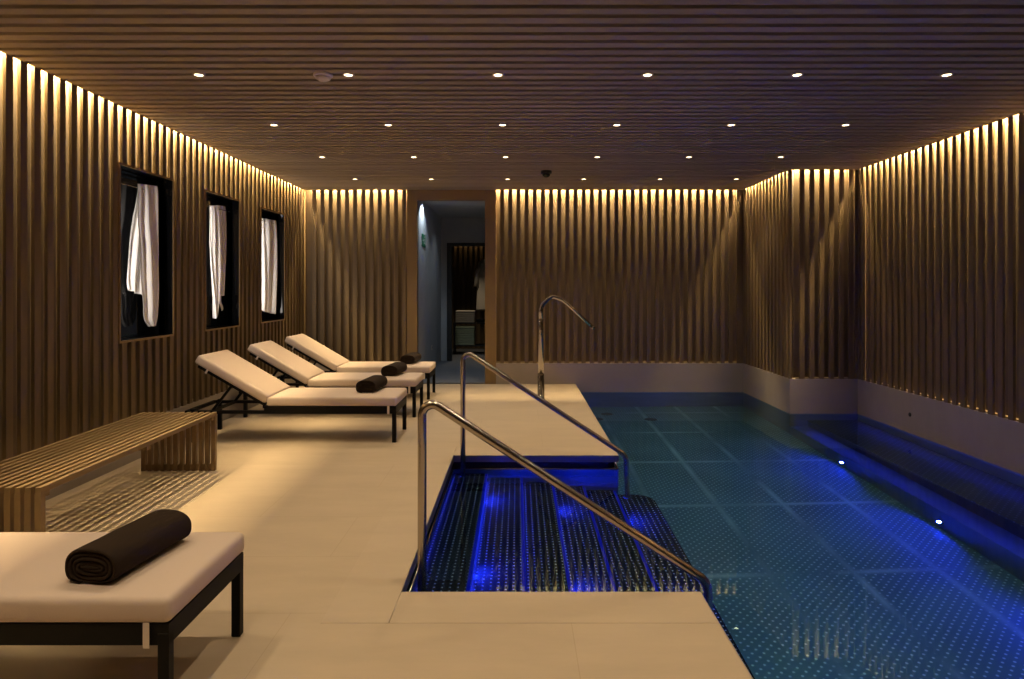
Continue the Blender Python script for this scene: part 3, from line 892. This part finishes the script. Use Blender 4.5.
# ------------------------------------------------------------------ corridor behind the doorway
Y0, Y1, CZ = YBB+0.06, 12.65, 2.735
b = MB(); b.box(DX0-0.06, 0.3, Y0, 15.6, -0.05, -0.001); struct(b.build('floor_corridor', M['corridor_floor']))
b = MB(); b.box(DX0-0.06, DX0, Y0, Y1, 0, CZ); struct(b.build('wall_corridor_left', M['corridor_wall']))
b = MB(); b.box(-0.30, -0.24, Y0, Y1, 0, CZ); struct(b.build('wall_corridor_right', M['corridor_wall']))
IX0, IX1, IZ = -1.255, -0.40, 2.19
b = MB(); b.box(DX0-0.06, IX0-0.09, Y1, Y1+0.08, 0, CZ); b.box(IX1, -0.24, Y1, Y1+0.08, 0, CZ); b.box(IX0-0.09, IX1, Y1, Y1+0.08, IZ+0.06, CZ)
struct(b.build('wall_corridor_end', M['corridor_wall']))
b = MB(); b.box(DX0-0.06, -0.24, Y0, Y1+0.08, CZ, CZ+0.05); struct(b.build('ceiling_corridor', M['corridor_wall']))
b = MB(); b.box(IX0-0.09, IX0, Y1-0.02, Y1+0.10, 0, IZ+0.06); b.box(IX0, IX1, Y1-0.02, Y1+0.10, IZ, IZ+0.06)
struct(b.build('door_2', M['dark_frame']), 'dark door frame at the end of the corridor')
# room beyond
YE = 15.2
b = MB(); b.box(-2.2, 0.4, YE, YE+0.05, 0, 2.6); we = struct(b.build('wall_room_end', M['backing']))
b = MB(); x = -2.1
while x < 0.3: b.box(x, x+BW, YE-0.05, YE-0.035, 0, 2.36); x += PITCH
b.build('batten_cladding', M['batten_x'], we)
b = MB(); b.box(-2.25, -2.2, Y1+0.08, YE+0.05, 0, 2.6); b.box(0.35, 0.4, Y1+0.08, YE+0.05, 0, 2.6); struct(b.build('wall_room_left', M['backing']))
b = MB(); b.box(-2.25, 0.4, Y1+0.08, YE-0.05, 2.36, 2.40); b.box(-2.25, 0.4, YE-0.05, YE+0.05, 2.5, 2.54); struct(b.build('ceiling_room', M['void']))
b = MB(); b.quad([(-1.5, YE-0.035, 2.46), (-1.5, YE-0.02, 2.46), (-0.6, YE-0.02, 2.46), (-0.6, YE-0.035, 2.46)])
o = b.build('cove_light', M['cove_dim']); tag(o, 'warm light strip at the top of the slatted wall beyond the corridor', 'light strip')
# shelf with towels
r = empty('towel_shelf', (-0.99, 14.05, 0)); tag(r, 'dark open shelf holding towels seen through the corridor', 'shelf')
for sx_ in (-1, 1):
    b = MB(); b.box(sx_*0.34-0.012, sx_*0.34+0.012, -0.2, 0.2, 0, 0.64); b.build('side_panel', M['dark_frame'], r)
b = MB(); b.box(-0.328, 0.328, -0.2, 0.2, 0.17, 0.195); b.build('shelf', M['dark_frame'], r)
b = MB(); b.box(-0.352, 0.352, -0.2, 0.2, 0.64, 0.665); b.build('top', M['dark_frame'], r)
def folded(x, yy, z, w, d, h, mat, lab, grp):
    b = MB(); b.box(-w/2, w/2, -d/2, d/2, 0, h*0.48); b.box(-w/2, w/2, -d/2, d/2, h*0.52, h)
    b.box(-w/2, w/2, d/2-0.02, d/2, h*0.3, h*0.7); b.bevel(min(0.014, h*0.2), 2)
    o = b.build('folded_towel', mat, smooth=True); o.location = (x, yy, z); tag(o, lab, 'towel', grp)
on = ['bottom', 'second', 'third', 'top']
for k in range(4):
    folded(-1.10, 14.0, 0.197+k*0.097, 0.40, 0.34, 0.095, M['mint'], 'pale green folded towel, %s of the stack on the lower shelf' % on[k], 'folded towels beyond the corridor')
for k in range(3):
    folded(-1.10, 14.02, 0.667+k*0.082, 0.40, 0.32, 0.08, M['linen'], 'cream folded towel, %s of the stack on the shelf top' % ['bottom', 'middle', 'top'][k], 'folded towels beyond the corridor')
b = MB()
pr = [(0.002, 0), (0.07, 0), (0.095, 0.03), (0.105, 0.07), (0.098, 0.072), (0.085, 0.035), (0.06, 0.01), (0.002, 0.008)]
b.lathe(pr, close=False); o = b.build('bowl', M['black_matt'], smooth=True); o.location = (-0.775, 13.98, 0.666); tag(o, 'dark round bowl on the shelf beyond the corridor', 'bowl')
# hanging robe
def robe():
    b = MB(); rows = []
    nv, nu = 30, 22
    for j in range(nv+1):
        t = j/nv; z = 2.02 - 1.12*t
        hw = 0.07 + 0.13*min(1, t*5)**0.6 + 0.03*t
        dp = 0.05 + 0.02*t
        ring = []
        for i in range(nu):
            a = 2*PI*i/nu; w = 1 + 0.10*math.sin(a*5 + t*2)*t
            ring.append(b.bm.verts.new((hw*math.cos(a)*w, dp*math.sin(a)*w, z)))
        rows.append(ring)
    for a, c in zip(rows, rows[1:]):
        for i in range(nu):
            f = b.bm.faces.new((a[i], a[(i+1) % nu], c[(i+1) % nu], c[i])); f.smooth = True
    b.bm.faces.new(rows[0]); b.bm.faces.new(rows[-1][::-1])
    return b
r = empty('hanging_robe', (-0.68, 14.5, 0.90)); tag(r, 'pale robe hanging from a wall hook beyond the corridor', 'robe')
q = robe().build('robe_body', M['linen'], r); q.location = (0, 0, -0.90)
for s_ in (-1, 1):
    b = MB(); b.tube([(s_*0.12, -0.02, 1.94), (s_*0.19, -0.03, 1.75), (s_*0.215, -0.04, 1.42)], 0.05, 12, radii=[0.045, 0.05, 0.058]); q = b.build('sleeve', M['linen'], r); q.location = (0, 0, -0.90)
b = MB(); b.box(-0.012, 0.012, 0, 0.66, 2.03, 2.05); b.box(-0.012, 0.012, -0.01, 0.01, 2.0, 2.06); q = b.build('hook', M['black_matt'], r); q.location = (0, 0, -0.90)
# exit sign and socket on the corridor wall
r = empty('exit_sign', (DX0, 10.29, 2.03)); tag(r, 'small green exit sign with running figure on the corridor wall', 'exit sign')
b = MB(); b.box(0, 0.008, -0.19, 0.19, 0, 0.19); b.bevel(0.002, 1); b.build('plate', M['green_sign'], r)
b = MB()
def ybar(p, q_, w):      # bar on the plate between (y, z) points
    p, q_ = Vector((0, *p)), Vector((0, *q_)); d = q_-p; nrm = Vector((0, -d.z, d.y)).normalized()*w/2
    b.quad([v + Vector((0.0095, 0, 0)) for v in (p-nrm, p+nrm, q_+nrm, q_-nrm)])
ybar((0.045, 0.125), (0.060, 0.075), 0.028); ybar((0.060, 0.080), (0.085, 0.050), 0.015); ybar((0.085, 0.050), (0.075, 0.022), 0.013)
ybar((0.058, 0.078), (0.035, 0.055), 0.015); ybar((0.035, 0.055), (0.008, 0.058), 0.012); ybar((0.045, 0.120), (0.075, 0.105), 0.011); ybar((0.048, 0.120), (0.022, 0.100), 0.011)
k0 = [b.bm.verts.new((0.0095, 0.036+0.014*math.cos(a), 0.150+0.014*math.sin(a))) for a in [2*PI*i/14 for i in range(14)]]; b.bm.faces.new(k0)
b.build('running_figure', M['white_mark'], r); b = MB()
ybar((-0.15, 0.095), (-0.06, 0.095), 0.016); ybar((-0.06, 0.095), (-0.095, 0.135), 0.016); ybar((-0.06, 0.095), (-0.095, 0.055), 0.016)
b.build('arrow', M['white_mark'], r); b = MB()
ybar((0.115, 0.02), (0.115, 0.165), 0.012); ybar((0.115, 0.165), (0.165, 0.165), 0.012); ybar((0.165, 0.165), (0.165, 0.02), 0.012)
b.build('doorway_outline', M['white_mark'], r)
r = empty('wall_socket', (DX0, 11.25, 0.34)); tag(r, 'small pale socket plate low on the corridor wall', 'socket')
b = MB(); b.box(0, 0.010, -0.042, 0.042, 0, 0.082); b.bevel(0.003, 1); b.build('plate', M['white_metal'], r)
b = MB(); b.lathe([(0.020, 0.0105), (0.018, 0.004)], (0, 0, 0.041), mtx=Matrix.Rotation(PI/2, 4, 'Y')); b.build('outlet', M['black_matt'], r)
cdl = None
for k, (xx, lab) in enumerate(((-1.40, 'recessed corridor downlight beside the left wall'), (-0.66, 'recessed corridor downlight at the right'))):
    r = empty('corridor_downlight', (xx, 10.15, CZ)); tag(r, lab, 'downlight')
    b = MB(); b.lathe([(0.036, 0.0), (0.040, -0.004), (0.048, -0.004), (0.05, 0.0)], close=False); b.build('trim_ring', M['black_matt'], r)
    b = MB(); b.lathe([(0.001, -0.001), (0.036, -0.001)], close=False); b.build('lens', M['dark_frame'], r)
spot('corridor_beam', (-1.34, 10.12, CZ-0.02), 45, (0.78, 0.90, 1.0), 128, 0.35, 0.02, rot=(0, 0, 0))
spot('corridor_beam', (-0.9, 11.6, CZ-0.02), 10, (0.85, 0.92, 1.0), 120, 0.8, 0.03)
spot('room_beam', (-1.05, 13.7, 2.34), 40.0, (1.0, 0.8, 0.55), 100, 0.8, 0.03)

# ------------------------------------------------------------------ world, camera, view
w = bpy.data.worlds.new('World'); scn.world = w; w.use_nodes = True
w.node_tree.nodes['Background'].inputs['Color'].default_value = (0, 0, 0, 1)
w.node_tree.nodes['Background'].inputs['Strength'].default_value = 0.0
cam = bpy.data.cameras.new('camera'); co = bpy.data.objects.new('camera', cam); COL.objects.link(co)
co.location = (0, 0, H); co.rotation_euler = (PI/2, 0, 0)
cam.sensor_width = 36; cam.lens = F*36/1024
cam.shift_x = -(CX-512)/1024; cam.shift_y = -(339.5-CY)/1024
cam.clip_start = 0.05
scn.camera = co
vs = scn.view_settings
vs.view_transform = 'Standard'; vs.look = 'None'; vs.gamma = 1.0; vs.use_curve_mapping = False
vs.exposure = -0.47
cy = scn.cycles
cy.use_denoising = True
cy.max_bounces = 10; cy.diffuse_bounces = 4; cy.glossy_bounces = 4; cy.transmission_bounces = 6; cy.transparent_max_bounces = 8
cy.sample_clamp_indirect = 6.0
cy.caustics_refractive = True; cy.caustics_reflective = True
cy.blur_glossy = 0.5
